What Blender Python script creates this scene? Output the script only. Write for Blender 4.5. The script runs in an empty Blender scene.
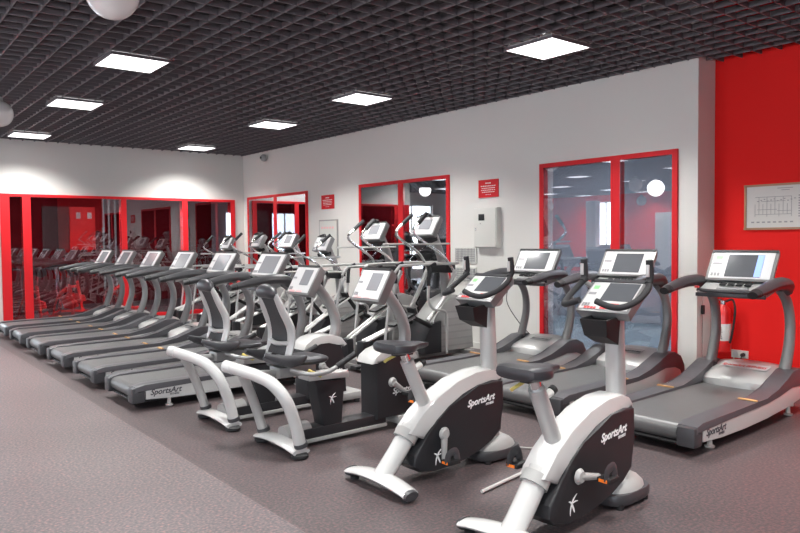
import bpy, bmesh, math, random
from mathutils import Vector, Matrix
random.seed(7)
C = bpy.context.scene.collection
PI = math.pi

# ------------------------------------------------------------------ materials
def mat(name, col, rough=.5, metal=0., noise=0., nscale=8., emit=None, coat=0., spec=None, bump=0., bscale=60.):
    m = bpy.data.materials.new(name); m.use_nodes = True
    nt = m.node_tree; b = nt.nodes['Principled BSDF']
    b.inputs['Base Color'].default_value = (*col, 1); b.inputs['Roughness'].default_value = rough
    b.inputs['Metallic'].default_value = metal
    if coat: b.inputs['Coat Weight'].default_value = coat; b.inputs['Coat Roughness'].default_value = .1
    if spec is not None: b.inputs['Specular IOR Level'].default_value = spec
    tc = nt.nodes.new('ShaderNodeTexCoord')
    if noise:
        n = nt.nodes.new('ShaderNodeTexNoise'); n.inputs['Scale'].default_value = nscale; n.inputs['Detail'].default_value = 4
        mp = nt.nodes.new('ShaderNodeMapRange')
        mp.inputs['To Min'].default_value = 1-noise; mp.inputs['To Max'].default_value = 1+noise
        mx = nt.nodes.new('ShaderNodeMix'); mx.data_type = 'RGBA'; mx.blend_type = 'MULTIPLY'; mx.inputs['Factor'].default_value = 1
        mx.inputs['A'].default_value = (*col, 1)
        nt.links.new(tc.outputs['Object'], n.inputs['Vector']); nt.links.new(n.outputs['Fac'], mp.inputs['Value'])
        nt.links.new(mp.outputs['Result'], mx.inputs['B']); nt.links.new(mx.outputs['Result'], b.inputs['Base Color'])
    if bump:
        n2 = nt.nodes.new('ShaderNodeTexNoise'); n2.inputs['Scale'].default_value = bscale
        bp = nt.nodes.new('ShaderNodeBump'); bp.inputs['Strength'].default_value = bump; bp.inputs['Distance'].default_value = .002
        nt.links.new(tc.outputs['Object'], n2.inputs['Vector']); nt.links.new(n2.outputs['Fac'], bp.inputs['Height']); nt.links.new(bp.outputs['Normal'], b.inputs['Normal'])
    if emit:
        b.inputs['Emission Color'].default_value = (*emit[:3], 1); b.inputs['Emission Strength'].default_value = emit[3]
    return m

M = dict(
    silver=mat('silver_paint', (.46, .46, .45), .32, .25, .05, 3, coat=.2),
    silver2=mat('grey_silver_paint', (.32, .32, .315), .34, .3, .05, 3),
    white=mat('pearl_white_paint', (.50, .50, .49), .25, .0, .02, 3, coat=.4),
    plate=mat('brushed_plate', (.50, .50, .49), .38, .25, .04, 3),
    dark=mat('charcoal_plastic', (.017, .0175, .020), .42, 0, .12, 6, bump=.15),
    deck=mat('deck_grey_plastic', (.080, .078, .085), .36, 0, .08, 6, bump=.2),
    hand=mat('hand_rail_plastic', (.045, .045, .049), .38, 0, .1, 5, bump=.1),
    belt=mat('running_belt_rubber', (.10, .10, .10), .40, 0, .1, 14, bump=.3, bscale=200),
    black=mat('black_rubber', (.012, .012, .013), .55, 0, .1, 10),
    foam=mat('black_foam_grip', (.014, .014, .016), .7, 0, .1, 30, bump=.3),
    vinyl=mat('charcoal_vinyl', (.028, .028, .032), .36, 0, .1, 8, bump=.2, bscale=150),
    chrome=mat('chrome', (.82, .82, .83), .12, 1., .02, 3),
    casing=mat('light_grey_casing', (.34, .34, .33), .4, 0, .03, 4),
    face=mat('console_face', (.56, .56, .56), .35, 0, .02, 5),
    shell=mat('console_shell_grey', (.20, .20, .20), .38, .2, .04, 3),
    screen=mat('dark_display_glass', (.10, .105, .115), .12, 0, .1, 3, coat=.5),
    screen_pale=mat('grey_display', (.24, .245, .26), .15, 0, .1, 3, coat=.5),
    screen_on=mat('lit_display', (.1, .1, .15), .2, 0, .1, 3, emit=(.35, .42, .62, .5)),
    blueui=mat('blue_display_strip', (.1, .15, .4), .3, 0, .1, 3, emit=(.25, .4, 1., .7)),
    redbtn=mat('red_print', (.75, .08, .08), .4, 0, .02, 5),
    pinkbtn=mat('pink_print', (.85, .45, .45), .4, 0, .02, 5),
    greenbtn=mat('green_print', (.25, .65, .25), .4, 0, .02, 5),
    greybtn=mat('grey_print', (.25, .25, .26), .4, 0, .02, 5),
    yellow=mat('yellow_lever', (.55, .45, .12), .4, 0, .03, 5),
    orange=mat('orange_line', (.60, .34, .14), .5, 0, .03, 5),
    reflector=mat('orange_reflector', (.9, .22, .03), .2, 0, .03, 5),
    logo_dark=mat('dark_lettering', (.05, .05, .06), .5, 0, .02, 5),
    logo_light=mat('white_lettering', (.8, .8, .8), .4, 0, .02, 5),
    logo_red=mat('red_lettering', (.6, .05, .05), .4, 0, .02, 5),
    mesh=mat('woven_back_mesh', (.028, .028, .03), .6, 0, .3, 60, bump=.6, bscale=80),
    wall=mat('white_wall_paint', (.71, .70, .665), .7, 0, .02, 1.2, bump=.1, spec=.25),
    redwall=mat('red_wall_paint', (.84, .016, .014), .7, 0, .03, 1.2, bump=.1, spec=.2),
    darkred=mat('deep_red_paint', (.12, .005, .008), .8, 0, .05, 1.2, spec=.1),
    redframe=mat('red_frame_paint', (.66, .016, .022), .5, 0, .03, 4, spec=.3),
    greywall=mat('grey_room_paint', (.30, .31, .34), .7, 0, .05, 1),
    ceil=mat('ceiling_grid_paint', (.155, .140, .150), .5, .2, .06, 3),
    plenum=mat('dark_plenum', (.030, .026, .029), .8, 0, .3, 1.5),
    cloth_red=mat('red_metal', (.7, .02, .02), .3, .1, .03, 5, coat=.4),
    paper=mat('white_paper', (.66, .66, .62), .5, 0, .03, 8),
    board=mat('wooden_frame', (.42, .24, .13), .45, 0, .15, 12),
    print=mat('grey_line_print', (.33, .34, .34), .5, 0, .03, 8),
    cream=mat('cream_enamel', (.66, .66, .62), .4, 0, .02, 4),
    globe=mat('white_globe_glass', (.78, .76, .74), .25, 0, .01, 4, coat=.3),
    lamp=mat('lamp_panel', (1, 1, 1), .5, 0, 0, emit=(1., .985, 1., 1.6)),
    globe_lit=mat('lit_globe_glass', (.9, .9, .9), .3, 0, 0, emit=(1, .98, .95, 5.)),
    curtain=mat('white_blind_fabric', (.8, .8, .82), .8, 0, .04, 6),
    brown=mat('dark_brown_panel', (.05, .02, .02), .6, 0, .2, 3),
    redposter=mat('bright_red_print', (.75, .015, .015), .35, 0, .1, 2),
)

def floor_material():
    m = bpy.data.materials.new('rubber_floor'); m.use_nodes = True
    nt = m.node_tree; b = nt.nodes['Principled BSDF']; L = nt.links.new
    tc = nt.nodes.new('ShaderNodeTexCoord')
    n1 = nt.nodes.new('ShaderNodeTexNoise'); n1.inputs['Scale'].default_value = 55; n1.inputs['Detail'].default_value = 2
    n2 = nt.nodes.new('ShaderNodeTexNoise'); n2.inputs['Scale'].default_value = .7; n2.inputs['Detail'].default_value = 4
    r = nt.nodes.new('ShaderNodeValToRGB'); e = r.color_ramp.elements
    e[0].position = .36; e[0].color = (.048, .044, .047, 1); e[1].position = .60; e[1].color = (.112, .080, .081, 1)
    k = e.new(.47); k.color = (.068, .058, .060, 1)
    k = e.new(.70); k.color = (.19, .085, .082, 1)
    mr = nt.nodes.new('ShaderNodeMapRange'); mr.inputs['To Min'].default_value = .75; mr.inputs['To Max'].default_value = 1.3
    mx = nt.nodes.new('ShaderNodeMix'); mx.data_type = 'RGBA'; mx.blend_type = 'MULTIPLY'; mx.inputs['Factor'].default_value = 1
    br = nt.nodes.new('ShaderNodeTexBrick'); br.offset = 0; br.squash = 1
    br.inputs['Color1'].default_value = (1, 1, 1, 1); br.inputs['Color2'].default_value = (.96, .96, .96, 1); br.inputs['Mortar'].default_value = (1.45, 1.4, 1.35, 1)
    br.inputs['Scale'].default_value = 1; br.inputs['Mortar Size'].default_value = .006; br.inputs['Mortar Smooth'].default_value = .6
    br.inputs['Brick Width'].default_value = 3.9; br.inputs['Row Height'].default_value = 10.; 
    mx2 = nt.nodes.new('ShaderNodeMix'); mx2.data_type = 'RGBA'; mx2.blend_type = 'MULTIPLY'; mx2.inputs['Factor'].default_value = .8
    for n in (n1, n2, br): L(tc.outputs['Object'], n.inputs['Vector'])
    L(n1.outputs['Fac'], r.inputs['Fac']); L(n2.outputs['Fac'], mr.inputs['Value'])
    L(r.outputs['Color'], mx.inputs['A']); L(mr.outputs['Result'], mx.inputs['B'])
    L(mx.outputs['Result'], mx2.inputs['A']); L(br.outputs['Color'], mx2.inputs['B']); 
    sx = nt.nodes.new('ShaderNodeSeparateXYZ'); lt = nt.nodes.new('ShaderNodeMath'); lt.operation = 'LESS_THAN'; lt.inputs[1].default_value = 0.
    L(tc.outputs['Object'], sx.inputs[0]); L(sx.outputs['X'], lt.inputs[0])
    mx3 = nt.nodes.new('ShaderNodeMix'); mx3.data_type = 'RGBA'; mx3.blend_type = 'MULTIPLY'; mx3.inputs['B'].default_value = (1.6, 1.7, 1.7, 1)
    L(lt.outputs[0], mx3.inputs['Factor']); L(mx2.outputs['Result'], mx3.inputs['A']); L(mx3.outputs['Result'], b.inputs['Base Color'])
    bp = nt.nodes.new('ShaderNodeBump'); bp.inputs['Strength'].default_value = .25; bp.inputs['Distance'].default_value = .003
    L(n1.outputs['Fac'], bp.inputs['Height']); L(bp.outputs['Normal'], b.inputs['Normal'])
    b.inputs['Roughness'].default_value = .40; b.inputs['Specular IOR Level'].default_value = .5
    return m
M['floor'] = floor_material()

def glass_material():
    m = bpy.data.materials.new('window_glass'); m.use_nodes = True
    nt = m.node_tree; nt.nodes.clear(); L = nt.links.new
    out = nt.nodes.new('ShaderNodeOutputMaterial'); mx = nt.nodes.new('ShaderNodeMixShader')
    tr = nt.nodes.new('ShaderNodeBsdfTransparent'); tr.inputs['Color'].default_value = (.62, .64, .68, 1)
    gl = nt.nodes.new('ShaderNodeBsdfGlossy'); gl.inputs['Roughness'].default_value = .0; gl.inputs['Color'].default_value = (.93, .95, 1, 1)
    fr = nt.nodes.new('ShaderNodeFresnel'); fr.inputs['IOR'].default_value = 1.25
    ma = nt.nodes.new('ShaderNodeMath'); ma.operation = 'MULTIPLY_ADD'; ma.inputs[1].default_value = 11.; ma.inputs[2].default_value = .0; ma.use_clamp = True
    L(fr.outputs[0], ma.inputs[0]); L(ma.outputs[0], mx.inputs[0]); L(tr.outputs[0], mx.inputs[1]); L(gl.outputs[0], mx.inputs[2]); L(mx.outputs[0], out.inputs[0])
    return m
M['glass'] = glass_material()

# ------------------------------------------------------------------ mesh helpers
def catmull(P, n=6):
    if len(P) < 3 or n < 2: return [tuple(p) for p in P]
    out = []
    for i in range(len(P)-1):
        p0 = P[max(i-1, 0)]; p1 = P[i]; p2 = P[i+1]; p3 = P[min(i+2, len(P)-1)]
        for k in range(n):
            t = k/n
            out.append(tuple(.5*((2*b)+(-a+c)*t+(2*a-5*b+4*c-d)*t*t+(-a+3*b-3*c+d)*t**3) for a, b, c, d in zip(p0, p1, p2, p3)))
    out.append(tuple(P[-1])); return out

class MB:
    def __init__(s): s.bm = bmesh.new()
    def add(s, vs, fs, mtx=None):
        v = [s.bm.verts.new(mtx @ Vector(p) if mtx else p) for p in vs]
        for f in fs:
            try: s.bm.faces.new([v[i] for i in f])
            except ValueError: pass
        return v
    def box(s, c, d, rot=None, bev=0.):
        hx, hy, hz = d[0]/2, d[1]/2, d[2]/2
        mt = Matrix.Translation(c)
        if rot: mt = mt @ Matrix.Rotation(rot[2], 4, 'Z') @ Matrix.Rotation(rot[1], 4, 'Y') @ Matrix.Rotation(rot[0], 4, 'X')
        vs = [(x, y, z) for x in (-hx, hx) for y in (-hy, hy) for z in (-hz, hz)]
        fs = [(0, 1, 3, 2), (4, 6, 7, 5), (0, 4, 5, 1), (2, 3, 7, 6), (0, 2, 6, 4), (1, 5, 7, 3)]
        v = s.add(vs, fs, mt); s._bev(v, bev); return s
    def _bev(s, v, bev, seg=2, only=None):
        if bev <= 0: return
        es = set()
        for x in v:
            for e in x.link_edges: es.add(e)
        if only: es = [e for e in es if only(e)]
        bmesh.ops.bevel(s.bm, geom=list(es), offset=bev, segments=seg, profile=.6, affect='EDGES', clamp_overlap=True)
    def prism(s, pts, y0, y1, bev=0., axis='y'):
        n = len(pts)
        def T(p, t): return {'y': (p[0], t, p[1]), 'x': (t, p[0], p[1]), 'z': (p[0], p[1], t)}[axis]
        vs = [T(p, y0) for p in pts]+[T(p, y1) for p in pts]
        fs = [tuple(range(n)), tuple(range(2*n-1, n-1, -1))]+[(i, i+n, (i+1) % n+n, (i+1) % n) for i in range(n)]
        v = s.add(vs, fs)
        if bev: 
            k = {'y': 1, 'x': 0, 'z': 2}[axis]
            s._bev(v, bev, 2, lambda e: abs(e.verts[0].co[k]-e.verts[1].co[k]) < 1e-6)
        return s
    def tube(s, P, r, seg=10, sm=5, up=(0, 0, 1), asp=1., cap=True):
        """sweep along P; r per control point; asp = size across / size along up"""
        if not isinstance(r, (list, tuple)): r = [r]*len(P)
        Q = catmull([tuple(p)+(q,) for p, q in zip(P, r)], sm) if len(P) > 2 else [tuple(p)+(q,) for p, q in zip(P, r)]
        pts = [Vector(q[:3]) for q in Q]; rad = [q[3] for q in Q]; rings = []
        for i, p in enumerate(pts):
            d = (pts[min(i+1, len(pts)-1)]-pts[max(i-1, 0)]).normalized()
            u = Vector(up)
            if abs(d.dot(u)) > .93 and not hasattr(s, 'side'): u = Vector((1, 0, 0)) if abs(d.x) < .9 else Vector((0, 1, 0))
            a = d.cross(u).normalized(); b = a.cross(d).normalized()
            rings.append([p+a*math.cos(2*PI*k/seg)*rad[i]*asp+b*math.sin(2*PI*k/seg)*rad[i] for k in range(seg)])
        s.loft(rings, cap); return s
    def loft(s, rings, cap=True):
        n = len(rings[0]); vs = [p for r in rings for p in r]
        fs = [(i*n+k, i*n+(k+1) % n, (i+1)*n+(k+1) % n, (i+1)*n+k) for i in range(len(rings)-1) for k in range(n)]
        if cap: fs += [tuple(range(n-1, -1, -1)), tuple(range((len(rings)-1)*n, len(rings)*n))]
        s.add(vs, fs); return s
    def lathe(s, prof, c=(0, 0, 0), axis='z', seg=20):
        rings = []
        for r, z in prof:
            ring = []
            for k in range(seg):
                a = 2*PI*k/seg; x, y = max(r, 1e-4)*math.cos(a), max(r, 1e-4)*math.sin(a)
                p = {'z': (x, y, z), 'y': (x, z, y), 'x': (z, x, y)}[axis]
                ring.append((p[0]+c[0], p[1]+c[1], p[2]+c[2]))
            rings.append(ring)
        s.loft(rings, True); return s
    def quadplate(s, P, th):
        """P four corners; thickness th along normal (behind)"""
        P = [Vector(p) for p in P]; n = (P[1]-P[0]).cross(P[3]-P[0]).normalized()
        vs = P+[p-n*th for p in P]
        s.add(vs, [(0, 1, 2, 3), (7, 6, 5, 4), (0, 4, 5, 1), (1, 5, 6, 2), (2, 6, 7, 3), (3, 7, 4, 0)]); return s
    def build(s, name, m, parent=None, ang=38):
        bm = s.bm
        bmesh.ops.recalc_face_normals(bm, faces=bm.faces)
        lim = math.radians(ang)
        for f in bm.faces: f.smooth = True
        for e in bm.edges: e.smooth = (len(e.link_faces) == 2 and e.calc_face_angle(0) < lim)
        me = bpy.data.meshes.new(name); bm.to_mesh(me); bm.free()
        me.materials.append(M[m] if isinstance(m, str) else m)
        o = bpy.data.objects.new(name, me); C.objects.link(o)
        if parent: o.parent = parent
        return o

def tag(o, label=None, cat=None, group=None, kind=None):
    for k, v in (('label', label), ('category', cat), ('group', group), ('kind', kind)):
        if v: o[k] = v
    return o
def empty(name, loc=(0, 0, 0), rz=0.):
    o = bpy.data.objects.new(name, None); C.objects.link(o); o.location = loc; o.rotation_euler = (0, 0, rz); o.empty_display_size = .1
    return o
def copy_tree(o, parent=None):
    c = o.copy(); C.objects.link(c)
    if parent: c.parent = parent
    for ch in [x for x in bpy.data.objects if x.parent == o]: copy_tree(ch, c)
    return c
def struct(o): o['kind'] = 'structure'; return o

def lettering(name, text, size, origin, ux, uy, m, parent, shear=.25, bold=.0, depth=.001):
    """text as mesh; origin = lower-left; ux reading direction, uy up direction (local to parent)"""
    cu = bpy.data.curves.new(name, 'FONT'); cu.body = text; cu.size = size; cu.shear = shear; cu.offset = bold; cu.extrude = depth; cu.resolution_u = 3
    t = bpy.data.objects.new(name+'_tmp', cu); C.objects.link(t)
    dg = bpy.context.evaluated_depsgraph_get(); me = bpy.data.meshes.new_from_object(t.evaluated_get(dg)); me.name = name
    bpy.data.objects.remove(t); bpy.data.curves.remove(cu)
    ux = Vector(ux).normalized(); uy = Vector(uy).normalized(); uz = ux.cross(uy)
    mt = Matrix.Translation(origin) @ Matrix((ux, uy, uz)).transposed().to_4x4()
    me.transform(mt); me.materials.clear(); me.materials.append(M[m])
    o = bpy.data.objects.new(name, me); C.objects.link(o); o.parent = parent
    return o

# ------------------------------------------------------------------ the room
WX, WY, CZ = 7.2, 14.5, 3.48      # white wall, studio front, ceiling grid height
XL, YB, YF = -13., -4., 22.       # far red wall, wall behind, far end of the hall
SX = 2.30                         # corner of the studio box
RX = 7.56                         # recessed red wall
TOPZ = 4.25

fl = MB().add([(XL-.2, YB-.2, 0), (13, YB-.2, 0), (13, YF+.2, 0), (XL-.2, YF+.2, 0), (XL-.2, YB-.2, -.2), (13, YB-.2, -.2), (13, YF+.2, -.2), (XL-.2, YF+.2, -.2)],
              []) 
f = MB(); f.box(((13+XL)/2-.1, (YB+YF)/2, -.1), (13-XL+.4, YF-YB+.4, .2)); fo = struct(f.build('floor', 'floor'))
fo.data.transform(Matrix.Translation((-1.95, 0, 0))); fo.location = (1.95, 0, 0)   # seam of the rubber rolls runs along x = 1.95

def wall_boxes(name, m, boxes):
    b = MB()
    for (x0, x1, y0, y1, z0, z1) in boxes: b.box(((x0+x1)/2, (y0+y1)/2, (z0+z1)/2), (x1-x0, y1-y0, z1-z0))
    return struct(b.build(name, m))
WIN = [(4.06, 5.98), (7.71, 10.02), (11.75, 14.28)]
WZ0, WZ1 = .06, 2.55
T = .25
bx = []
ys = [3.84]
for a, b_ in WIN: bx.append((WX, WX+T, ys[-1], a, 0, TOPZ)); ys.append(b_)
bx.append((WX, WX+T, ys[-1], WY+T, 0, TOPZ))
for a, b_ in WIN: bx += [(WX, WX+T, a, b_, WZ1, TOPZ), (WX, WX+T, a, b_, 0, WZ0)]
bx.append((WX+T, RX+.3, 3.84, 4.04, 0, TOPZ))
wall_boxes('wall_right', 'wall', bx)
wall_boxes('wall_right_red', 'redwall', [(RX, RX+.2, YB-.2, 3.84, 0, TOPZ)])
# studio front wall (facing the camera), opening for the glazing
wall_boxes('wall_back', 'wall', [(SX, 2.36, WY, WY+.2, 0, 2.5), (SX, WX, WY, WY+.2, 2.5, TOPZ), (6.96, WX, WY, WY+.2, 0, 2.5), (SX, WX, WY, WY+.2, 0, .04)])
wall_boxes('wall_studio_side', 'wall', [(SX, SX+.06, WY+.2, 19.4, 0, TOPZ)])
wall_boxes('wall_studio', 'darkred', [(SX+.06, SX+.10, WY+.2, 19.2, 0, 3.4), (SX+.1, WX+1.5, 19.2, 19.4, 0, TOPZ)])
wall_boxes('ceiling_studio', 'greywall', [(SX+.1, WX+1.5, WY+.2, 19.2, 3.4, 3.5)])
wall_boxes('wall_side_room', 'greywall', [(11.5, 11.7, 4.04, 19.4, 0, TOPZ), (WX+T, 11.5, 3.86, 4.04, 0, TOPZ), (WX+1.5, 11.7, 19.2, 19.4, 0, TOPZ), (WX+1.3, WX+1.5, WY+.25, 19.2, 0, TOPZ)])
wall_boxes('ceiling_side_room', 'greywall', [(WX+T, 11.7, 4.04, WY+.2, 3.4, 3.5)])
struct(MB().box((9.45, 9.2, .004), (4.0, 10.2, .008)).build('floor_side_room', mat('side_room_floor', (.30, .36, .38), .35, 0, .05, 3)))
# far left red wall with a tall daylight window and a pale door; end wall with windows; wall behind
def holes(u0, u1, hs):   # hs: (a,b,z0,z1) sorted
    out = []; u = u0
    for a, b_, z0, z1 in hs:
        out.append((u, a, 0, TOPZ)); out.append((a, b_, z1, TOPZ))
        if z0 > 0: out.append((a, b_, 0, z0))
        u = b_
    out.append((u, u1, 0, TOPZ)); return out
LW = [(-1.5, 1.0, .5, 3.0), (4.0, 6.5, .5, 3.0), (9.0, 11.5, .5, 3.0), (18.3, 19.7, .2, 3.2)]
wall_boxes('wall_left', 'redwall', [(XL-.2, XL, a, b_, z0, z1) for a, b_, z0, z1 in holes(YB-.2, YF+.2, LW)])
EW = [(-5.2, -3.0, .3, 3.0), (.9, 2.3, .3, 2.9)]
wall_boxes('wall_end', 'wall', [(a, b_, YF, YF+.2, z0, z1) for a, b_, z0, z1 in holes(XL, SX+.1, EW)])
wall_boxes('wall_end_side', 'wall', [(SX, SX+.2, 19.4, YF, 0, TOPZ)])
FW = [(-5.2, -3.6, .6, 3.0), (-2.6, -1.0, .6, 3.0)]  # openings added behind the camera to let in fill light
wall_boxes('wall_front', 'darkred', [(a, b_, YB-.2, YB, z0, z1) for a, b_, z0, z1 in holes(XL, RX, FW)])
for k, (a, b_, z0, z1) in enumerate(FW): struct(MB().box(((a+b_)/2, YB-.1, 1.8), (.06, .08, 2.4)).build('window_%d' % (20+k), 'cream'))
for i, (a, b_, z0, z1) in enumerate(LW):
    q = MB()
    for y in (a+.03, (a+b_)/2, b_-.03): q.box((XL-.1, y, (z0+z1)/2), (.06, .06, z1-z0))
    for z in (z0+.03, z1-.03): q.box((XL-.1, (a+b_)/2, z), (.06, b_-a, .06))
    struct(q.build('window_%d' % (10+i), 'cream'))
for i, (a, b_, z0, z1) in enumerate(EW):
    q = MB()
    for x in (a+.03, (a+b_)/2, b_-.03): q.box((x, YF+.1, (z0+z1)/2), (.06, .06, z1-z0))
    for z in (z0+.03, z1-.03): q.box(((a+b_)/2, YF+.1, z), (b_-a, .06, .06))
    struct(q.build('window_%d' % (14+i), 'cream'))
struct(MB().box((XL+.03, 15.6, 1.3), (.06, 1.7, 2.6)).build('door_1', 'cream'))
# baseboards
wall_boxes('baseboard_right', 'cream', [(WX-.02, WX, 3.82, 4.0, 0, .09), (WX-.02, WX, 6.04, 7.65, 0, .09), (WX-.02, WX, 10.08, 11.69, 0, .09), (WX-.02, RX, 3.82, 3.84, 0, .09), (WX-.05, WX, 4.0, 6.04, 0, .05), (WX-.05, WX, 7.65, 10.08, 0, .05), (WX-.05, WX, 11.69, 14.34, 0, .05)])
# plenum slab and open-cell ceiling
wall_boxes('ceiling_slab', 'plenum', [(XL-.2, 12, YB-.2, YF+.2, TOPZ, TOPZ+.15)])
LX = [-12.1, -9.7, -6.66, -3.62, -.58, 2.46, 5.5]  # first column added off the regular pitch to brighten the far red wall
LYS = [-1.55, 1.45, 4.45, 7.45, 10.15, 13.45, 16.5, 19.5]
POS = {(2.46, 10.15): (2.59, 10.17), (2.46, 13.45): (2.70, 13.57), (5.5, 4.45): (5.54, 4.51), (5.5, 7.45): (5.52, 7.61), (5.5, 10.15): (5.59, 10.17), (5.5, 13.45): (5.72, 13.56), (2.46, 7.45): (2.48, 7.5)}
fix = [POS.get((x, y), (x, y)) for x in LX for y in LYS if not (x > SX-.5 and y > WY)]
g = MB(); cell = .20; zt = CZ+.05; th = .013
def slat(x0, y0, x1, y1):
    hx = th/2 if x0 == x1 else 0; hy = 0 if x0 == x1 else th/2
    a = [(x0-hx, y0-hy), (x1+hx, y0-hy), (x1+hx, y1+hy), (x0-hx, y1+hy)]
    g.add([(p[0], p[1], CZ) for p in a]+[(p[0], p[1], zt) for p in a], [(3, 2, 1, 0), (0, 1, 5, 4), (1, 2, 6, 5), (2, 3, 7, 6), (3, 0, 4, 7)])
def cut(lo, hi, blocks):
    segs = []; u = lo
    for a, b_ in sorted(blocks):
        if a > u: segs.append((u, a))
        u = max(u, b_)
    if u < hi: segs.append((u, hi))
    return segs
xs0 = 2.46-.3; ys0 = 4.45-.3
i = math.ceil((XL-xs0)/cell)
while xs0+i*cell < RX:
    x = xs0+i*cell; i += 1
    lo, hi = YB, (YF if x < SX else WY)
    if x > WX: hi = 3.84
    for a, b_ in cut(lo, hi, [(y-.315, y+.315) for (fx, y) in fix if abs(fx-x) < .315]): slat(x, a, x, b_)
j = math.ceil((YB-ys0)/cell)
while ys0+j*cell < YF:
    y = ys0+j*cell; j += 1
    hi = SX if y > WY else (WX if y > 3.84 else RX)
    for a, b_ in cut(XL, hi, [(x-.315, x+.315) for (x, fy) in fix if abs(fy-y) < .315]): slat(a, y, b_, y)
struct(g.build('ceiling', 'ceil'))
# a few service ducts and cable trays above the grid, seen through the cells
for y, w in ((9.0, .5), (2.8, .35)):
    o = MB().box((-2.8, y, 4.11), (20, w, .28)).build('air_duct', 'casing')
    tag(o, 'long sheet metal air duct above the dark ceiling grid, %s one' % ('wider' if w > .4 else 'narrower'), 'duct')

def area(name, loc, rot, size, power, col=(1, 1, 1), sizey=None, portal=False):
    l = bpy.data.lights.new(name, 'AREA'); l.energy = power; l.color = col; l.size = size
    if sizey: l.shape = 'RECTANGLE'; l.size_y = sizey
    o = bpy.data.objects.new(name, l); C.objects.link(o); o.location = loc; o.rotation_euler = rot
    if portal: l.cycles.is_portal = True
    return o

# lamps: square panels in the grid
def make_ceiling_light():
    r = empty('ceiling_light')
    b = MB(); b.box((0, 0, .06), (.58, .58, .08)); b.build('lamp_housing', 'casing', r)
    b = MB()
    for sx in (-1, 1): b.box((sx*.293, 0, .0), (.014, .60, .03)); b.box((0, sx*.293, .0), (.57, .014, .03))
    b.build('frame', 'ceil', r)
    b = MB(); b.box((0, 0, -.008), (.572, .572, .012)); b.build('diffuser', 'lamp', r)
    b = MB()
    for sx in (-1, 1):
        for sy in (-1, 1): b.box((sx*.33, sy*.22, .045), (.07, .03, .03))
    b.build('mounting_clip', 'chrome', r)
    return r
names = {(2.48, 7.5): 'square lit ceiling panel nearest the hanging globe lamps, top left', (2.59, 10.17): 'square lit ceiling panel second in the left row, below the largest of that row',
         (2.70, 13.57): 'square lit ceiling panel farthest in the left row, above the studio glazing', (5.54, 4.51): 'largest square lit ceiling panel, above the bikes and near the column',
         (5.52, 7.61): 'square lit ceiling panel second in the row along the white wall', (5.59, 10.17): 'square lit ceiling panel third in the row along the white wall',
         (5.72, 13.56): 'smallest square lit ceiling panel, by the corner of the white walls'}
proto = make_ceiling_light(); first = True
for (x, y) in fix:
    o = proto if first else copy_tree(proto); first = False
    o.location = (x, y, CZ-.012)
    area('ceiling_lamp_light', (x, y, CZ-.03), (0, 0, 0), .54, 37, (1, .985, .965)).data.spread = math.radians(124)
    tag(o, names.get((x, y), 'square lit ceiling panel outside the view, in the rest of the hall'), 'ceiling lamp', 'square ceiling panel lamps')

# hanging globe lamps
def globe(loc, r, m, label):
    e = empty('globe_pendant_lamp', loc)
    b = MB(); b.lathe([(r*math.sin(a*PI/16)+.0, -r*math.cos(a*PI/16)) for a in range(0, 17)], seg=28); b.build('globe_shade', m, e)
    b = MB(); b.lathe([(.035, r-.02), (.05, r-.01), (.05, r+.04), (.02, r+.05)], seg=14); b.build('cap', 'casing', e)
    L = CZ+.05-loc[2]
    if L > r+.06:
        b = MB(); b.tube([(0, 0, r+.04), (0, 0, L)], .006, 6); b.build('cord', 'black', e)
    tag(e, label, 'pendant lamp', 'hanging globe lamps')
for y in (5.0, 8.4, 11.8):  # unseen lamps added to lighten the window panes from behind
    o = MB().box((9.2, y, 3.385), (.6, .6, .03)).build('side_room_fill_lamp', 'lamp'); tag(o, 'added square lamp in the neighbouring room, unseen above its windows', 'ceiling lamp', 'added neighbouring room lamps')
    area('side_room_fill_light', (9.2, y, 3.36), (0, 0, 0), .56, 85, (.9, .95, 1.))
globe((1.49, 4.86, 3.25), .172, 'globe', 'large white globe lamp cut by the top edge of the photo')
globe((1.69, 10.22, 3.25), .167, 'globe', 'white globe lamp at the far left edge, seen half')
globe((-3.84, 11.6, 3.10), .20, 'globe', 'unlit globe lamp seen mirrored in the right window, upper left one')
globe((-2.10, 9.9, 2.83), .21, 'globe_lit', 'brightly lit globe lamp seen mirrored in the right window')
globe((-11.5, 16.2, 3.05), .20, 'globe', 'small far globe lamp mirrored in the right window')
globe((-11.8, 21.2, 3.05), .20, 'globe', 'tiny far globe lamp mirrored beside the red wall')
globe((-2.95, 19.9, 3.40), .22, 'globe_lit', 'lit globe lamp mirrored at the top of the middle window')

# red framed windows in the white wall
def red_window(n, a, b_, m0, z1=WZ1):
    fr = MB(); zm = (WZ0+z1)/2; x = WX+.02
    fr.box((x, a+.03, zm), (.10, .06, z1-WZ0)); fr.box((x, b_-.03, zm), (.10, .06, z1-WZ0))
    for (p, q) in ((a+.06, m0-.06), (m0+.06, b_-.06)):
        fr.box((x, (p+q)/2, z1-.0275), (.10, q-p, .055)); fr.box((x, (p+q)/2, WZ0+.04), (.10, q-p, .08))
    fr.box((x, m0, zm), (.10, .12, z1-WZ0))
    o = struct(fr.build('window_%d' % n, 'redframe'))
    for (p, q) in ((a+.06, m0-.06), (m0+.06, b_-.06)):
        MB().box((WX-.018, (p+q)/2, (WZ0+z1)/2), (.008, q-p, z1-WZ0-.1)).build('pane', 'glass', o)
red_window(1, *WIN[0], 4.84); red_window(2, *WIN[1], 8.86); red_window(3, *WIN[2], 13.02)
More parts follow.
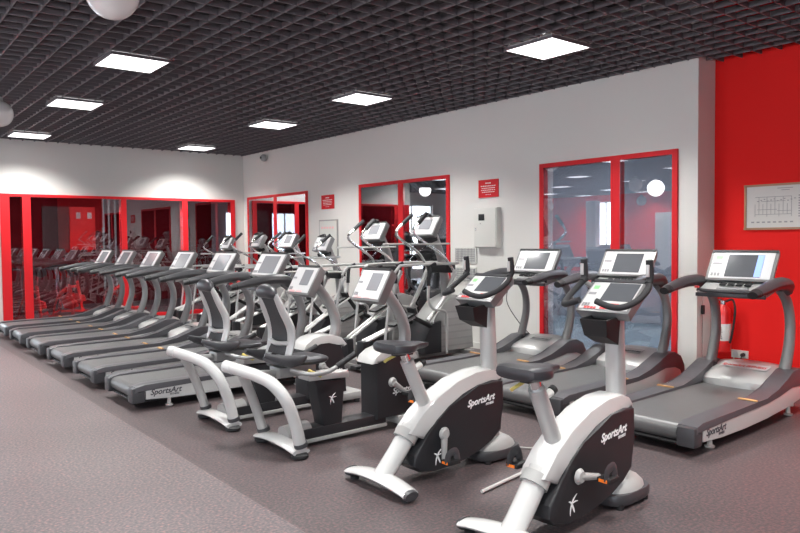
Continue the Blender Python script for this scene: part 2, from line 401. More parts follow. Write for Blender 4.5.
# studio glazing
o = MB(); Z1 = 2.5; Z0 = .04
mull = [(2.36, 2.51), (2.72, 2.86), (4.50, 4.60), (5.76, 5.87), (6.86, 6.96)]
for a, b_ in mull: o.box(((a+b_)/2, WY+.03, (Z0+Z1)/2), (b_-a, .16, Z1-Z0))

for (a, b_), (c, d) in zip(mull[:-1], mull[1:]):
    o.box(((b_+c)/2, WY+.03, Z1-.025), (c-b_, .16, .05)); o.box(((b_+c)/2, WY+.03, Z0+.04), (c-b_, .16, .08))
o = struct(o.build('window_4', 'redframe'))
for k in range(4):
    a, b_ = mull[k][1], mull[k+1][0]
    MB().box(((a+b_)/2, WY-.035, (Z0+Z1)/2), (b_-a, .008, Z1-Z0-.10)).build('pane', 'glass', o)

# ------------------------------------------------------------------ console face helper
def console(parent, bot, top, hw, th, kind, shell='silver', name='console'):
    """tilted display housing: bot/top = (x,z) of lower/upper front edge, faces -x. children: face plate, screen, buttons"""
    B = Vector((bot[0], 0, bot[1])); Tt = Vector((top[0], 0, top[1])); u = (Tt-B); H = u.length; u.normalize()
    n = Vector((-u.z, 0, u.x))      # outward, toward the user
    def P(a, v, d=0.): return B+u*(v*H)+Vector((0, -a*hw, 0))+n*d       # a: -1 left .. 1 right as the user sees it
    b = MB()
    prof = [(-1, 0), (1, 0), (1, 1), (-1, 1)]
    vs = [P(a, v) for a, v in prof]+[P(a*.93, .04+v*.90, -th) for a, v in prof]
    v = b.add(vs, [(0, 1, 2, 3), (7, 6, 5, 4), (0, 4, 5, 1), (1, 5, 6, 2), (2, 6, 7, 3), (3, 7, 4, 0)]); b._bev(v, .012, 2)
    c = b.build(name, shell, parent)
    def plate(nm, m, a0, a1, v0, v1, d, par, t=.004):
        q = MB(); q.quadplate([P(a0, v0, d), P(a1, v0, d), P(a1, v1, d), P(a0, v1, d)], t); return q.build(nm, m, par)
    plate('face_plate', 'face', -.90, .90, .07, .92, .003, c)
    if kind == 'tread_big':
        plate('visor', 'black', -.97, .97, .92, 1.0, .008, c, .01)
        plate('screen', 'screen', -.42, .62, .12, .84, .006, c)
        plate('side_display', 'blueui', .44, .62, .13, .83, .008, c)
    elif kind == 'tread_mid':
        plate('visor', 'black', -.97, .97, .92, 1.0, .008, c, .01)
        plate('screen', 'screen', -.45, .58, .14, .84, .006, c)
    elif kind == 'tread':
        plate('visor', 'black', -.97, .97, .93, 1.0, .006, c, .01)
        plate('screen', 'screen_pale', -.50, .66, .14, .84, .006, c)  # white glare put into this paler display colour
    elif kind == 'upright':
        plate('bezel', 'hand', -.98, .98, .95, 1.03, .006, c, .01)
        plate('screen', 'screen', -.28, .86, .34, .90, .006, c)
    elif kind == 'recumbent':
        plate('visor', 'black', -.97, .97, .94, 1.0, .008, c, .01)
        plate('screen', 'screen_pale', -.12, .62, .32, .84, .006, c)
    elif kind == 'cross':
        plate('visor', 'black', -.97, .97, .93, 1.0, .006, c, .01)
        plate('screen', 'screen_pale', -.4, .55, .3, .8, .006, c)
    q = MB(); r_ = MB(); gq = MB()
    def pl(mb, a0, a1, v0, v1, d=.006): mb.quadplate([P(a0, v0, d), P(a1, v0, d), P(a1, v1, d), P(a0, v1, d)], .003)
    for i in range(3): pl(q, -.84+.10*i, -.77+.10*i, .14, .24)
    q2 = MB(); pl(q2, -.86, -.58, .52, .58); q2.build('label_bar', 'greybtn', c)
    if kind in ('upright', 'recumbent'):
        for i in range(4): pl(r_, -.70+.12*i, -.61+.12*i, .07, .13)
        pl(r_, -.1, .35, .08, .13)
        if kind == 'upright': pl(r_, .2, .5, .18, .26)
    else: pl(r_, .68, .82, .3, .6)
    pl(gq, -.80, -.60, .70, .80)
    q.build('button_row', 'greybtn', c)
    if kind in ('upright', 'recumbent'): r_.build('red_buttons', 'redbtn' if kind == 'upright' else 'pinkbtn', c)
    if kind in ('upright', 'tread_big'): gq.build('green_button', 'greenbtn', c)
    return c

# ------------------------------------------------------------------ treadmill
def make_treadmill(kind='tread'):
    r = empty('treadmill')
    S = 1
    # chassis
    b = MB(); b.box((1.0, 0, .10), (1.84, .70, .09), bev=.01); b.box((1.9, 0, .16), (.24, .6, .2), bev=.02); b.build('chassis', 'black', r)
    # belt with rear drum
    prof = [(.10, .225), (1.58, .235), (1.58, .19), (.10, .18)]
    b = MB(); arc = [(.085-.065*math.sin(a*PI/8), .16+.065*math.cos(a*PI/8)) for a in range(9)]
    b.prism([(1.60, .235)]+arc+[(1.60, .15)], -.285, .285); b.build('running_belt', 'belt', r)
    b = MB(); b.tube([(.05, -.37, .082), (.05, .37, .082)], .010, 8); b.build('rear_bar', 'black', r)
    # side rails
    top = [(.02, .17), (.04, .225), (.12, .245), (.6, .248), (1.2, .255), (1.42, .285), (1.60, .36), (1.74, .415), (1.88, .42), (2.0, .37), (2.07, .27), (2.08, .17), (2.03, .16),
           (1.98, .24), (1.88, .275), (1.7, .275), (1.45, .235), (1.2, .212), (.6, .20), (.10, .195), (.06, .17)]
    for s in (-1, 1):
        y0, y1 = (.285, .44) if s > 0 else (-.44, -.285)
        b = MB(); b.prism(top, y0, y1, .012); ra = b.build('side_rail', 'deck', r)
        b = MB(); yy = s*.36; b.box((1.02, yy, .261), (.028, .15, .010)); b.build('marker_line', 'orange', ra)
        b = MB(); b.box((.065, s*.365, .145), (.13, .145, .15), bev=.025); b.build('end_cap', 'hand', r)
        # silver side plate, belly drooping in the middle
        pp = [(.13, .205), (.6, .208), (1.2, .220), (1.45, .242), (1.70, .283), (1.9, .285), (1.99, .24), (2.02, .17), (1.9, .15), (1.6, .115), (1.2, .09), (.8, .08), (.4, .085), (.13, .10)]
        y0, y1 = (.405, .437) if s > 0 else (-.437, -.405)
        b = MB(); b.prism(pp, y0, y1, .004); pl = b.build('side_plate', 'plate', r)
        if s < 0:
            lettering('lettering', 'SportsArt', .075, (.17, -.4385, .137), (1, 0, .0), (0, 0, 1), 'logo_dark', pl, .3, .0016)
            lettering('small_lettering', 'FITNESS', .026, (.36, -.4385, .112), (1, 0, 0), (0, 0, 1), 'logo_dark', pl, .1, .0006)
        else:
            lettering('lettering', 'SportsArt', .085, (.60, .4385, .125), (-1, 0, .0), (0, 0, 1), 'logo_dark', pl, .3, .0016)
        for x in (.38, 1.82):
            b = MB(); b.lathe([(.035, 0), (.04, .012), (.02, .02), (.018, .08), (.045, .085), (.045, .11)], (x, s*.36, 0), seg=14); b.build('foot', 'cream', r)
    # motor hood: silver, bowed rear edge
    b = MB()
    n = 12; rings = []
    for i in range(n+1):
        t = -1+2*i/n; y = t*.285; bow = .05*(1-t*t); dz = .018*(1-t*t)
        rings.append([(1.56-bow, y, .225), (1.57-bow, y, .285+dz*.5), (1.61-bow, y, .315+dz), (1.75, y, .36+dz), (1.90, y, .405+dz), (2.0, y, .40+dz), (2.07, y, .34+dz), (2.10, y, .2), (2.06, y, .08), (1.60, y, .1)])
    b.loft(rings); h = b.build('motor_hood', 'silver', r)
    ux = Vector((0, -1, 0)); uy = Vector((1, 0, .3)).normalized()
    L0 = .21 if kind == 'big' else .13
    b = MB(); b.quadplate([(1.73, L0, .382), (1.73, -L0, .382), (1.83, -L0, .410), (1.83, L0, .410)], .003); lb = b.build('label_strip', 'face' if kind == 'big' else 'silver2', h)
    lettering('label_lettering', 'SportsArt FITNESS', .050 if kind == 'big' else .030, (1.757, L0-.01, .3905), (0, -1, 0), uy, 'logo_red' if kind == 'big' else 'logo_dark', h, .2, .0014)
    # uprights
    for s in (-1, 1):
        b = MB(); pts = [(1.78, s*.33, .34), (1.85, s*.335, .50), (1.905, s*.335, .68), (1.90, s*.335, .86), (1.83, s*.335, 1.01), (1.68, s*.335, 1.13)]
        b.tube(pts, [.050, .047, .044, .042, .041, .040], 12, 6, up=(0, 1, 0), asp=1.1)
        b.build('upright', 'shell', r)
        b = MB(); b.tube([(1.78, s*.33, .33), (1.80, s*.33, .39)], .062, 12); b.build('upright_collar', 'hand', r)
    # tray between uprights
    b = MB()
    v = b.add([(1.45, -.30, 1.09), (1.45, .30, 1.09), (1.66, .30, 1.18), (1.66, -.30, 1.18), (1.48, -.29, 1.04), (1.48, .29, 1.04), (1.70, .29, 1.09), (1.70, -.29, 1.09)],
          [(0, 3, 2, 1), (4, 5, 6, 7), (0, 1, 5, 4), (1, 2, 6, 5), (2, 3, 7, 6), (3, 0, 4, 7)]); b._bev(v, .012)
    tr = b.build('tray', 'silver', r)
    b = MB(); b.box((1.46, 0, 1.062), (.02, .62, .035), bev=.006); b.build('tray_edge', 'hand', tr)
    b = MB()
    for k in range(4): b.box((1.56, -.12+.075*k, 1.158), (.04, .055, .012), (0, -.4, 0))
    b.build('quick_keys', 'black', tr)
    b = MB(); b.box((1.515, -.0, 1.122), (.03, .28, .006), (0, -.4, 0)); b.build('speed_strip', 'greybtn', tr)
    # hand rails
    for s in (-1, 1):
        b = MB(); b.tube([(1.76, s*.34, 1.10), (1.68, s*.37, 1.165), (1.54, s*.385, 1.18), (1.38, s*.39, 1.17), (1.22, s*.39, 1.145), (1.08, s*.385, 1.12)],
                         [.050, .058, .056, .050, .043, .037], 12, 6, asp=1.4)
        ha = b.build('hand_rail', 'hand', r)
        b = MB(); b.tube([(1.10, s*.386, 1.124), (1.03, s*.384, 1.110)], [.040, .032], 12, asp=1.35); b.build('rail_end', 'black', ha)
    b = MB(); b.tube([(1.50, -.31, 1.10), (1.44, -.2, 1.10), (1.41, 0, 1.10), (1.44, .2, 1.10), (1.50, .31, 1.10)], .017, 8); b.build('pulse_bar', 'hand', r)
    b = MB(); b.box((1.46, .30, 1.13), (.03, .035, .02), bev=.004); b.build('stop_clip', 'redbtn', r)
    console(r, (1.605, 1.19), (1.765, 1.46), .305, .07, {'big': 'tread_big', 'mid': 'tread_mid'}.get(kind, 'tread'), 'shell')
    b = MB(); b.box((1.72, 0, 1.20), (.07, .5, .12), (0, .3, 0), bev=.02); b.build('console_support', 'silver2', r)
    return r

tm = make_treadmill()
LEFT = [(7.08, 'treadmill nearest the camera in the left row, its whole side panel in view'),
        (8.33, 'second treadmill of the left row, behind the nearest one'),
        (9.62, 'third treadmill of the left row, in the middle of it'),
        (10.88, 'fourth treadmill of the left row, counted from the camera'),
        (12.15, 'fifth treadmill of the left row, second from the studio glazing'),
        (13.35, 'last treadmill of the left row, right by the red framed studio glazing')]
for i, (y, lb) in enumerate(LEFT):
    o = tm if i == 0 else copy_tree(tm)
    o.location = (2.12, y, 0); tag(o, 'silver '+lb, 'treadmill', 'treadmills in the left row')
tb = make_treadmill('big'); tm2 = make_treadmill('mid')
RIGHT = [(4.72, 2.97, 'silver and charcoal treadmill at the far right before the red wall'),
         (4.74, 4.17, 'silver and charcoal treadmill before the right red framed window, behind the nearest exercise bike'),
         (4.76, 5.40, 'silver and charcoal treadmill by the white wall under the wall cabinet')]
for i, (x, y, lb) in enumerate(RIGHT):
    o = (tb, tm2)[i] if i < 2 else copy_tree(tm2)
    o.location = (x, y, 0); o.rotation_euler = (0, 0, math.radians(1)); tag(o, lb, 'treadmill', 'treadmills on the right')

# ------------------------------------------------------------------ upright exercise bike
def xlogo(parent, x, z, s, y, m='logo_light'):
    b = MB()
    def stroke(p, w):
        q = catmull(p, 5); n = len(q); up = []; dn = []
        for i, c in enumerate(q):
            d = Vector(q[min(i+1, n-1)])-Vector(q[max(i-1, 0)]); nn = Vector((-d[1], d[0])).normalized()*w*math.sin(PI*(i+.4)/n)
            up.append((c[0]+nn[0], c[1]+nn[1])); dn.append((c[0]-nn[0], c[1]-nn[1]))
        pts = [(x+a*s, z+c*s) for a, c in up+dn[::-1]]
        b.prism(pts, y-.0008, y+.0008)
    stroke([(-.1, -.9), (.0, -.2), (.4, .5), (.95, .9)], .10)
    stroke([(-.35, .45), (.05, .25), (.45, -.45), (.55, -.75)], .11)
    stroke([(.1, .1), (.6, .25), (1.1, .22)], .06)
    b.build('emblem', m, parent)

def make_bike(crank_angle):
    r = empty('exercise_bike')
    # rear stabiliser (white, arched)
    b = MB()
    ring = []
    for i in range(13):
        t = -1+2*i/12; y = t*.31; zc = .085-.035*t*t; h = .028-.006*t*t; w = .075-.012*t*t
        ring.append([(w*math.cos(a)*(1 if abs(math.cos(a)) < .7 else 1.0), y, zc+h*math.sin(a)) for a in [2*PI*k/14 for k in range(14)]])
    b.loft(ring); st = b.build('rear_stabilizer', 'white', r)
    for s in (-1, 1):
        b = MB(); b.tube([(0, s*.300, .047), (0, s*.325, .043)], [.034, .030], 14, asp=1.7); b.build('end_cap', 'hand', st)
        b = MB(); b.lathe([(.03, 0), (.03, .02), (.02, .025), (.02, .04)], (0, s*.27, 0), seg=12); b.build('rubber_foot', 'black', st)
    # lower frame tube
    b = MB(); b.tube([(.01, 0, .06), (.12, 0, .18), (.27, 0, .355)], .066, 14, 5, up=(0, 1, 0), asp=.95); b.build('frame_tube', 'white', r)
    b = MB(); b.tube([(.205, 0, .285), (.245, 0, .332)], .079, 16, up=(0, 1, 0)); b.build('frame_collar', 'casing', r)
    # arch cover
    topc = [(.19, .335), (.30, .45), (.44, .545), (.62, .625), (.80, .665), (.94, .670), (1.02, .645), (1.06, .60)]
    low = [(1.06, .570), (.95, .585), (.81, .570), (.66, .528), (.53, .463), (.42, .387), (.31, .280)]
    b = MB(); b.prism(topc+low, -.086, .086, .035); b.build('arch_cover', 'white', r)
    # dark shell
    sh = [(.31, .285), (.42, .392), (.53, .468), (.66, .533), (.81, .575), (.95, .590), (1.055, .575), (1.05, .40), (1.03, .22), (.93, .165), (.81, .115), (.66, .08), (.52, .062), (.38, .058), (.26, .075), (.215, .12), (.22, .19)]
    b = MB(); b.prism(sh, -.100, .100, .018); body = b.build('drive_cover', 'dark', r)
    lettering('lettering', 'SportsArt', .066, (.69, -.1015, .435), (1, 0, .08), (0, 0, 1), 'logo_light', body, .3, .0016, )
    lettering('small_lettering', 'FITNESS', .022, (.87, -.1015, .422), (1, 0, .08), (0, 0, 1), 'logo_light', body, .1, .0006)
    xlogo(body, .40, .150, .06, -.1015)
    # front column and base casting
    b = MB(); b.tube([(1.03, 0, .05), (1.01, 0, .6), (.99, 0, 1.16)], [.062, .060, .056], 16, 4, up=(0, 1, 0), asp=1.0); b.build('front_column', 'silver', r)
    b = MB(); rings = []
    for z, k in ((.02, .95), (.035, 1.0), (.075, 1.0), (.085, .97)):
        rg = []
        for i in range(24):
            a = 2*PI*i/24; c_, s_ = math.cos(a), math.sin(a)
            rg.append((1.035+.215*k*math.copysign(abs(c_)**.6, c_), .14*k*math.copysign(abs(s_)**.7, s_), z))
        rings.append(rg)
    b.loft(rings); bs = b.build('front_base', 'hand', r)
    b = MB(); rings = []
    for z, k in ((.084, .98), (.105, .94), (.135, .78), (.165, .5), (.17, .3)):
        rings.append([(1.035-(1-k)*.02+.205*k*math.cos(a)*(1 if math.cos(a) > 0 else .95), .133*k*math.sin(a), z) for a in [2*PI*i/20 for i in range(20)]])
    b.loft(rings); b.build('base_cover', 'casing', bs)
    b = MB()
    for x in (.89, 1.16):
        for s in (-1, 1): b.lathe([(.025, 0), (.025, .03)], (x, s*.10, 0), seg=10)
    b.build('rubber_feet', 'black', bs)
    # seat post, seat, lever
    b = MB(); b.tube([(.41, 0, .44), (.235, 0, .80)], .050, 14, up=(0, 1, 0), asp=.85); sp = b.build('seat_post', 'silver', r)
    b = MB(); b.tube([(.24, 0, .79), (.205, 0, .87)], .032, 12, up=(0, 1, 0)); b.build('inner_post', 'chrome', sp)
    b = MB(); b.tube([(.27, 0, .725), (.35, -.01, .765)], [.018, .022], 12); b.build('adjust_pin', 'cream', sp)
    b = MB(); b.tube([(.355, -.01, .768), (.375, -.01, .778)], .026, 12); b.build('pin_cap', 'black', sp)
    b = MB(); rings = []
    for x, hw, zt, zb in ((.045, .08, .925, .885), (.055, .125, .938, .868), (.09, .152, .944, .862), (.15, .158, .942, .862), (.20, .14, .935, .865), (.25, .095, .930, .868), (.31, .058, .926, .872), (.37, .045, .920, .875), (.40, .032, .912, .882)):
        rg = []
        for k in range(18):
            a = 2*PI*k/18; ca, sa = math.cos(a), math.sin(a)
            ca = math.copysign(abs(ca)**.6, ca); sa = math.copysign(abs(sa)**.6, sa)
            rg.append((x, hw*ca, (zt+zb)/2+(zt-zb)/2*sa-(.012*(1-abs(ca)) if sa > 0 else 0)))
        rings.append(rg)
    b.loft(rings); se = b.build('seat', 'vinyl', r)
    b = MB(); b.box((.20, 0, .855), (.14, .06, .03), bev=.005); b.build('seat_clamp', 'black', se)
    b = MB(); b.tube([(.17, .02, .845), (.11, .045, .815), (.10, .06, .80)], .010, 8); b.build('seat_lever', 'yellow', se)
    # crank and pedals
    cx, cz = .46, .30
    for s in (-1, 1):
        a = crank_angle+(0 if s < 0 else PI)
        ex, ez = cx+.17*math.sin(a), cz-.17*math.cos(a)
        b = MB(); b.tube([(cx, s*.115, cz), (ex, s*.125, ez)], [.024, .018], 12, up=(0, 1, 0), asp=1.)
        b.lathe([(.0, s*.10-.012), (.042, s*.10-.010), (.045, s*.115), (.030, s*.135), (0, s*.137)], (cx, 0, cz), 'y', 18); cr = b.build('crank', 'casing', r)
        b = MB(); b.box((ex+.005, s*.185, ez), (.10, .085, .028), bev=.008); b.build('pedal', 'black', cr)
        b = MB(); b.tube([(ex-.035, s*.20, ez), (ex-.03, s*.20, ez+.05), (ex+.03, s*.20, ez+.065), (ex+.05, s*.20, ez)], .008, 6, up=(0, 1, 0), asp=3.4); b.build('pedal_strap', 'hand', cr)
        b = MB(); b.box((ex-.05, s*.185, ez), (.006, .05, .016)); b.build('pedal_reflector', 'reflector', cr)
    # console, neck, holder
    console(r, (.84, 1.16), (1.055, 1.33), .178, .075, 'upright', 'shell')
    b = MB(); b.lathe([(.0, -.09), (.05, -.085), (.055, -.07), (.055, .07), (.05, .085), (0, .09)], (1.02, 0, 1.16), 'y', 20); b.tube([(.98, 0, 1.10), (1.03, 0, 1.2)], .05, 12); b.build('console_neck', 'silver', r)
    b = MB(); W = .09
    vs = [(.74, -W, 1.085), (.74, W, 1.085), (.89, W, 1.10), (.89, -W, 1.10), (.77, -W*.85, .985), (.77, W*.85, .985), (.89, W*.85, .93), (.89, -W*.85, .93)]
    wi = .012
    ins = [(.752, -W+wi, 1.085), (.752, W-wi, 1.085), (.878, W-wi, 1.10), (.878, -W+wi, 1.10), (.78, -W*.85+wi, 1.0), (.78, W*.85-wi, 1.0), (.878, W*.85-wi, .95), (.878, -W*.85+wi, .95)]
    b.add(vs+ins, [(7, 6, 5, 4), (0, 1, 5, 4), (1, 2, 6, 5), (2, 3, 7, 6), (3, 0, 4, 7), (12, 13, 14, 15), (8, 12, 13, 9), (9, 13, 14, 10), (10, 14, 15, 11), (11, 15, 12, 8), (0, 8, 9, 1), (1, 9, 10, 2), (2, 10, 11, 3), (3, 11, 8, 0)])
    for v in b.bm.verts: v.co.z += .035; v.co.x += .02
    b.build('bottle_holder', 'black', r)
    # handlebars
    for s in (-1, 1):
        b = MB(); b.tube([(1.01, s*.205, 1.345), (.965, s*.232, 1.30), (.86, s*.23, 1.24), (.76, s*.195, 1.205), (.715, s*.135, 1.21), (.71, s*.055, 1.235)], .0185, 12, 6); hb = b.build('handlebar', 'foam', r)
        b = MB(); b.tube([(.985, s*.22, 1.325), (1.01, s*.22, 1.36), (1.0, s*.22, 1.462)], [.0195, .021, .021], 12, 5, up=(0, 1, 0)); b.build('horn_grip', 'foam', hb)
        b = MB(); b.box((.981, s*.22, 1.40), (.012, .02, .07), bev=.003); b.build('pulse_plate', 'silver', hb)
        b = MB(); b.tube([(1.04, s*.09, 1.24), (1.06, s*.17, 1.27), (1.01, s*.215, 1.32)], .017, 10, 5); b.build('handlebar_stem', 'silver2', hb)
    return r
b1 = make_bike(math.radians(-4)); b1.location = (2.66, 3.53, 0)
tag(b1, 'upright exercise bike with white arched frame, the farther of the two front ones', 'exercise bike', 'upright exercise bikes')
b2 = make_bike(math.radians(78)); b2.location = (2.64, 2.41, 0); b2.rotation_euler = (0, 0, math.radians(2.5))
tag(b2, 'upright exercise bike nearest the camera, its rear foot cut by the photo edge', 'exercise bike', 'upright exercise bikes')

# ------------------------------------------------------------------ recumbent bike
def make_recumbent():
    r = empty('recumbent_bike')
    b = MB(); ring = []
    for i in range(13):
        t = -1+2*i/12; y = t*.31; zc = .080-.03*t*t; h = .024; w = .085-.012*t*t
        ring.append([(w*math.cos(a), y, zc+h*math.sin(a)) for a in [2*PI*k/14 for k in range(14)]])
    b.loft(ring); st = b.build('rear_stabilizer', 'white', r)
    for s in (-1, 1):
        b = MB(); b.lathe([(.05, 0), (.064, .012), (.064, .03), (.05, .045)], (0, s*.285, 0), seg=20); b.build('end_cap', 'black', st)
    # hoop: near leg sweeping up into the cross bar, far leg under it
    b = MB(); b.tube([(.01, -.285, .07), (-.03, -.285, .25), (-.10, -.275, .44), (-.17, -.20, .56), (-.22, -.08, .605), (-.25, .08, .62), (-.28, .25, .632)], .046, 16, 7)
    hp = b.build('rear_hoop', 'white', r)
    b = MB(); b.tube([(-.274, .215, .630), (-.292, .305, .636)], [.049, .047], 16); b.build('hoop_grip', 'white', hp)
    b = MB(); b.tube([(.01, .285, .07), (-.05, .27, .25), (-.14, .22, .44), (-.25, .14, .62)], .038, 14, 5); b.build('hoop_leg', 'silver', hp)
    for s in (-1, 1):
        b = MB(); b.tube([(.012, s*.287, .085), (.005, s*.287, .115)], .052, 16); b.build('leg_collar', 'hand', hp)
    # floor beam
    b = MB(); b.box((.50, 0, .095), (.92, .17, .085), bev=.015); b.build('floor_beam', 'dark', r)
    b = MB(); b.box((.50, 0, .045), (.92, .19, .03), bev=.008); b.build('beam_trim', 'casing', r)
    b = MB(); b.tube([(.03, 0, .105), (.24, 0, .135)], [.07, .055], 14, asp=1.3); b.build('beam_cover', 'silver2', r)
    # pedestal + slide rail
    b = MB(); b.prism([(.27, .50), (.55, .48), (.52, .12), (.35, .12)], -.075, .075, .015); pd = b.build('pedestal', 'dark', r); xlogo(pd, .415, .34, .05, -.0765)
    b = MB(); b.box((.40, 0, .525), (.38, .17, .055), (0, .04, 0), bev=.015); b.build('slide_rail', 'silver', r)
    b = MB(); b.box((.12, 0, .60), (.32, .16, .08), bev=.01); b.tube([(.05, 0, .58), (-.20, 0, .605)], .03, 10); b.build('seat_carriage', 'silver2', r)
    # seat pan with dark bolster
    b = MB(); rings = []
    for x, hw, z, h in ((-.06, .15, .685, .02), (-.02, .175, .685, .033), (.10, .185, .68, .033), (.22, .185, .675, .036), (.32, .17, .675, .033), (.37, .12, .675, .02)):
        rings.append([(x, hw*math.copysign(abs(math.cos(a))**.7, math.cos(a)), z+h*math.copysign(abs(math.sin(a))**.7, math.sin(a))) for a in [2*PI*k/20 for k in range(20)]])
    b.loft(rings); se = b.build('seat', 'vinyl', r)
    for s in (-1, 1):
        b = MB(); b.tube([(-.20, s*.15, .765), (-.12, s*.175, .735), (-.02, s*.20, .705), (.07, s*.205, .71), (.12, s*.20, .73)], [.018, .03, .045, .036, .016], 12, 5, asp=.6); b.build('seat_bolster', 'hand', se)
    b = MB(); b.tube([(.14, -.19, .62), (.22, -.25, .57)], .012, 8); b.build('seat_lever', 'yellow', se)
    # back
    for s in (-1, 1):
        b = MB(); b.tube([(-.09, s*.12, 1.20), (-.04, s*.135, 1.08), (.02, s*.15, .94), (.02, s*.15, .82), (-.02, s*.145, .69)], [.03, .042, .046, .042, .034], 12, 5, up=(0, 1, 0), asp=.6)
        b.build('back_post', 'silver', r)
    b = MB()
    vs = []; rr = [(-.09, .10, 1.19), (-.035, .115, 1.07), (.015, .13, .93), (.015, .13, .82), (-.015, .125, .74)]
    rr = catmull(rr, 4); rings = [[(x-.012, -w, z), (x+.012, -w, z), (x+.03, 0, z), (x+.012, w, z), (x-.012, w, z), (x, 0, z)] for x, w, z in rr]
    b.loft(rings); b.build('mesh_back', 'mesh', r)
    b = MB(); rings = []
    for t in [-1+2*i/12 for i in range(13)]:
        k = (1-abs(t)**3)**.5 if abs(t) < 1 else .15
        rings.append([(-.095+.042*k*math.cos(a), t*.145, 1.22-.02*t*t+.055*k*math.sin(a)) for a in [2*PI*q/14 for q in range(14)]])
    b.loft(rings); b.build('headrest', 'vinyl', r)
    b = MB(); b.tube([(.01, -.145, .83), (-.02, 0, .82), (.01, .145, .83)], .018, 10, 5); b.build('back_brace', 'silver', r)
    # side handles
    for s in (-1, 1):
        b = MB(); b.tube([(.0, s*.17, .64), (.12, s*.255, .60), (.26, s*.275, .605), (.36, s*.275, .64)], .017, 10, 5); h = b.build('side_handle', 'silver2', r)
        b = MB(); b.tube([(.34, s*.275, .632), (.51, s*.275, .71)], .023, 12); b.build('handle_grip', 'foam', h)
    # front housing
    body = [(.84, .10), (.84, .56), (.88, .60), (.95, .63), (1.12, .63), (1.22, .59), (1.26, .45), (1.28, .12)]
    b = MB(); b.prism(body, -.12, .12, .025); bd = b.build('drive_cover', 'dark', r)
    lettering('lettering', 'SportsArt', .07, (1.0, -.1215, .30), (1, 0, .02), (0, 0, 1), 'logo_light', bd, .3, .0016)
    b = MB(); b.prism([(.80, .57), (.83, .625), (.90, .67), (1.0, .695), (1.12, .69), (1.23, .655), (1.29, .58), (1.25, .56), (1.19, .605), (1.08, .635), (.98, .635), (.90, .61), (.85, .57)], -.125, .125, .02); b.build('arch_cover', 'white', r)
    b = MB(); b.box((1.26, 0, .07), (.42, .28, .08), bev=.03); b.build('front_base', 'casing', r)
    b = MB()
    for s in (-1, 1): b.lathe([(.03, 0), (.03, .035)], (1.4, s*.11, 0), seg=12)
    b.build('rubber_feet', 'black', r)
    b = MB(); b.tube([(1.20, 0, .60), (1.24, 0, .76), (1.20, 0, .92), (1.10, 0, 1.07), (1.0, 0, 1.18)], [.05, .046, .043, .04, .038], 14, 6, up=(0, 1, 0), asp=1.2); b.build('console_stalk', 'silver2', r)
    console(r, (.80, 1.09), (.95, 1.355), .20, .09, 'recumbent', 'shell')
    cx, cz = 1.0, .40
    for s in (-1, 1):
        a = .9 if s < 0 else .9+PI; ex, ez = cx+.16*math.sin(a), cz-.16*math.cos(a)
        b = MB(); b.tube([(cx, s*.135, cz), (ex, s*.145, ez)], [.024, .018], 12); b.lathe([(0, s*.12-.01), (.042, s*.12), (.03, s*.15), (0, s*.15)], (cx, 0, cz), 'y', 16); cr = b.build('crank', 'casing', r)
        b = MB(); b.box((ex, s*.20, ez), (.10, .09, .03), bev=.008); b.build('pedal', 'black', cr)
    return r
r2 = make_recumbent(); r2.location = (2.60, 4.70, 0)
tag(r2, 'grey recumbent exercise bike with white rear hoop, nearer of the two', 'recumbent bike', 'recumbent bikes')
r1 = copy_tree(r2); r1.location = (2.56, 5.72, 0); r1['label'] = 'grey recumbent exercise bike with white rear hoop, farther one beside the left treadmills'

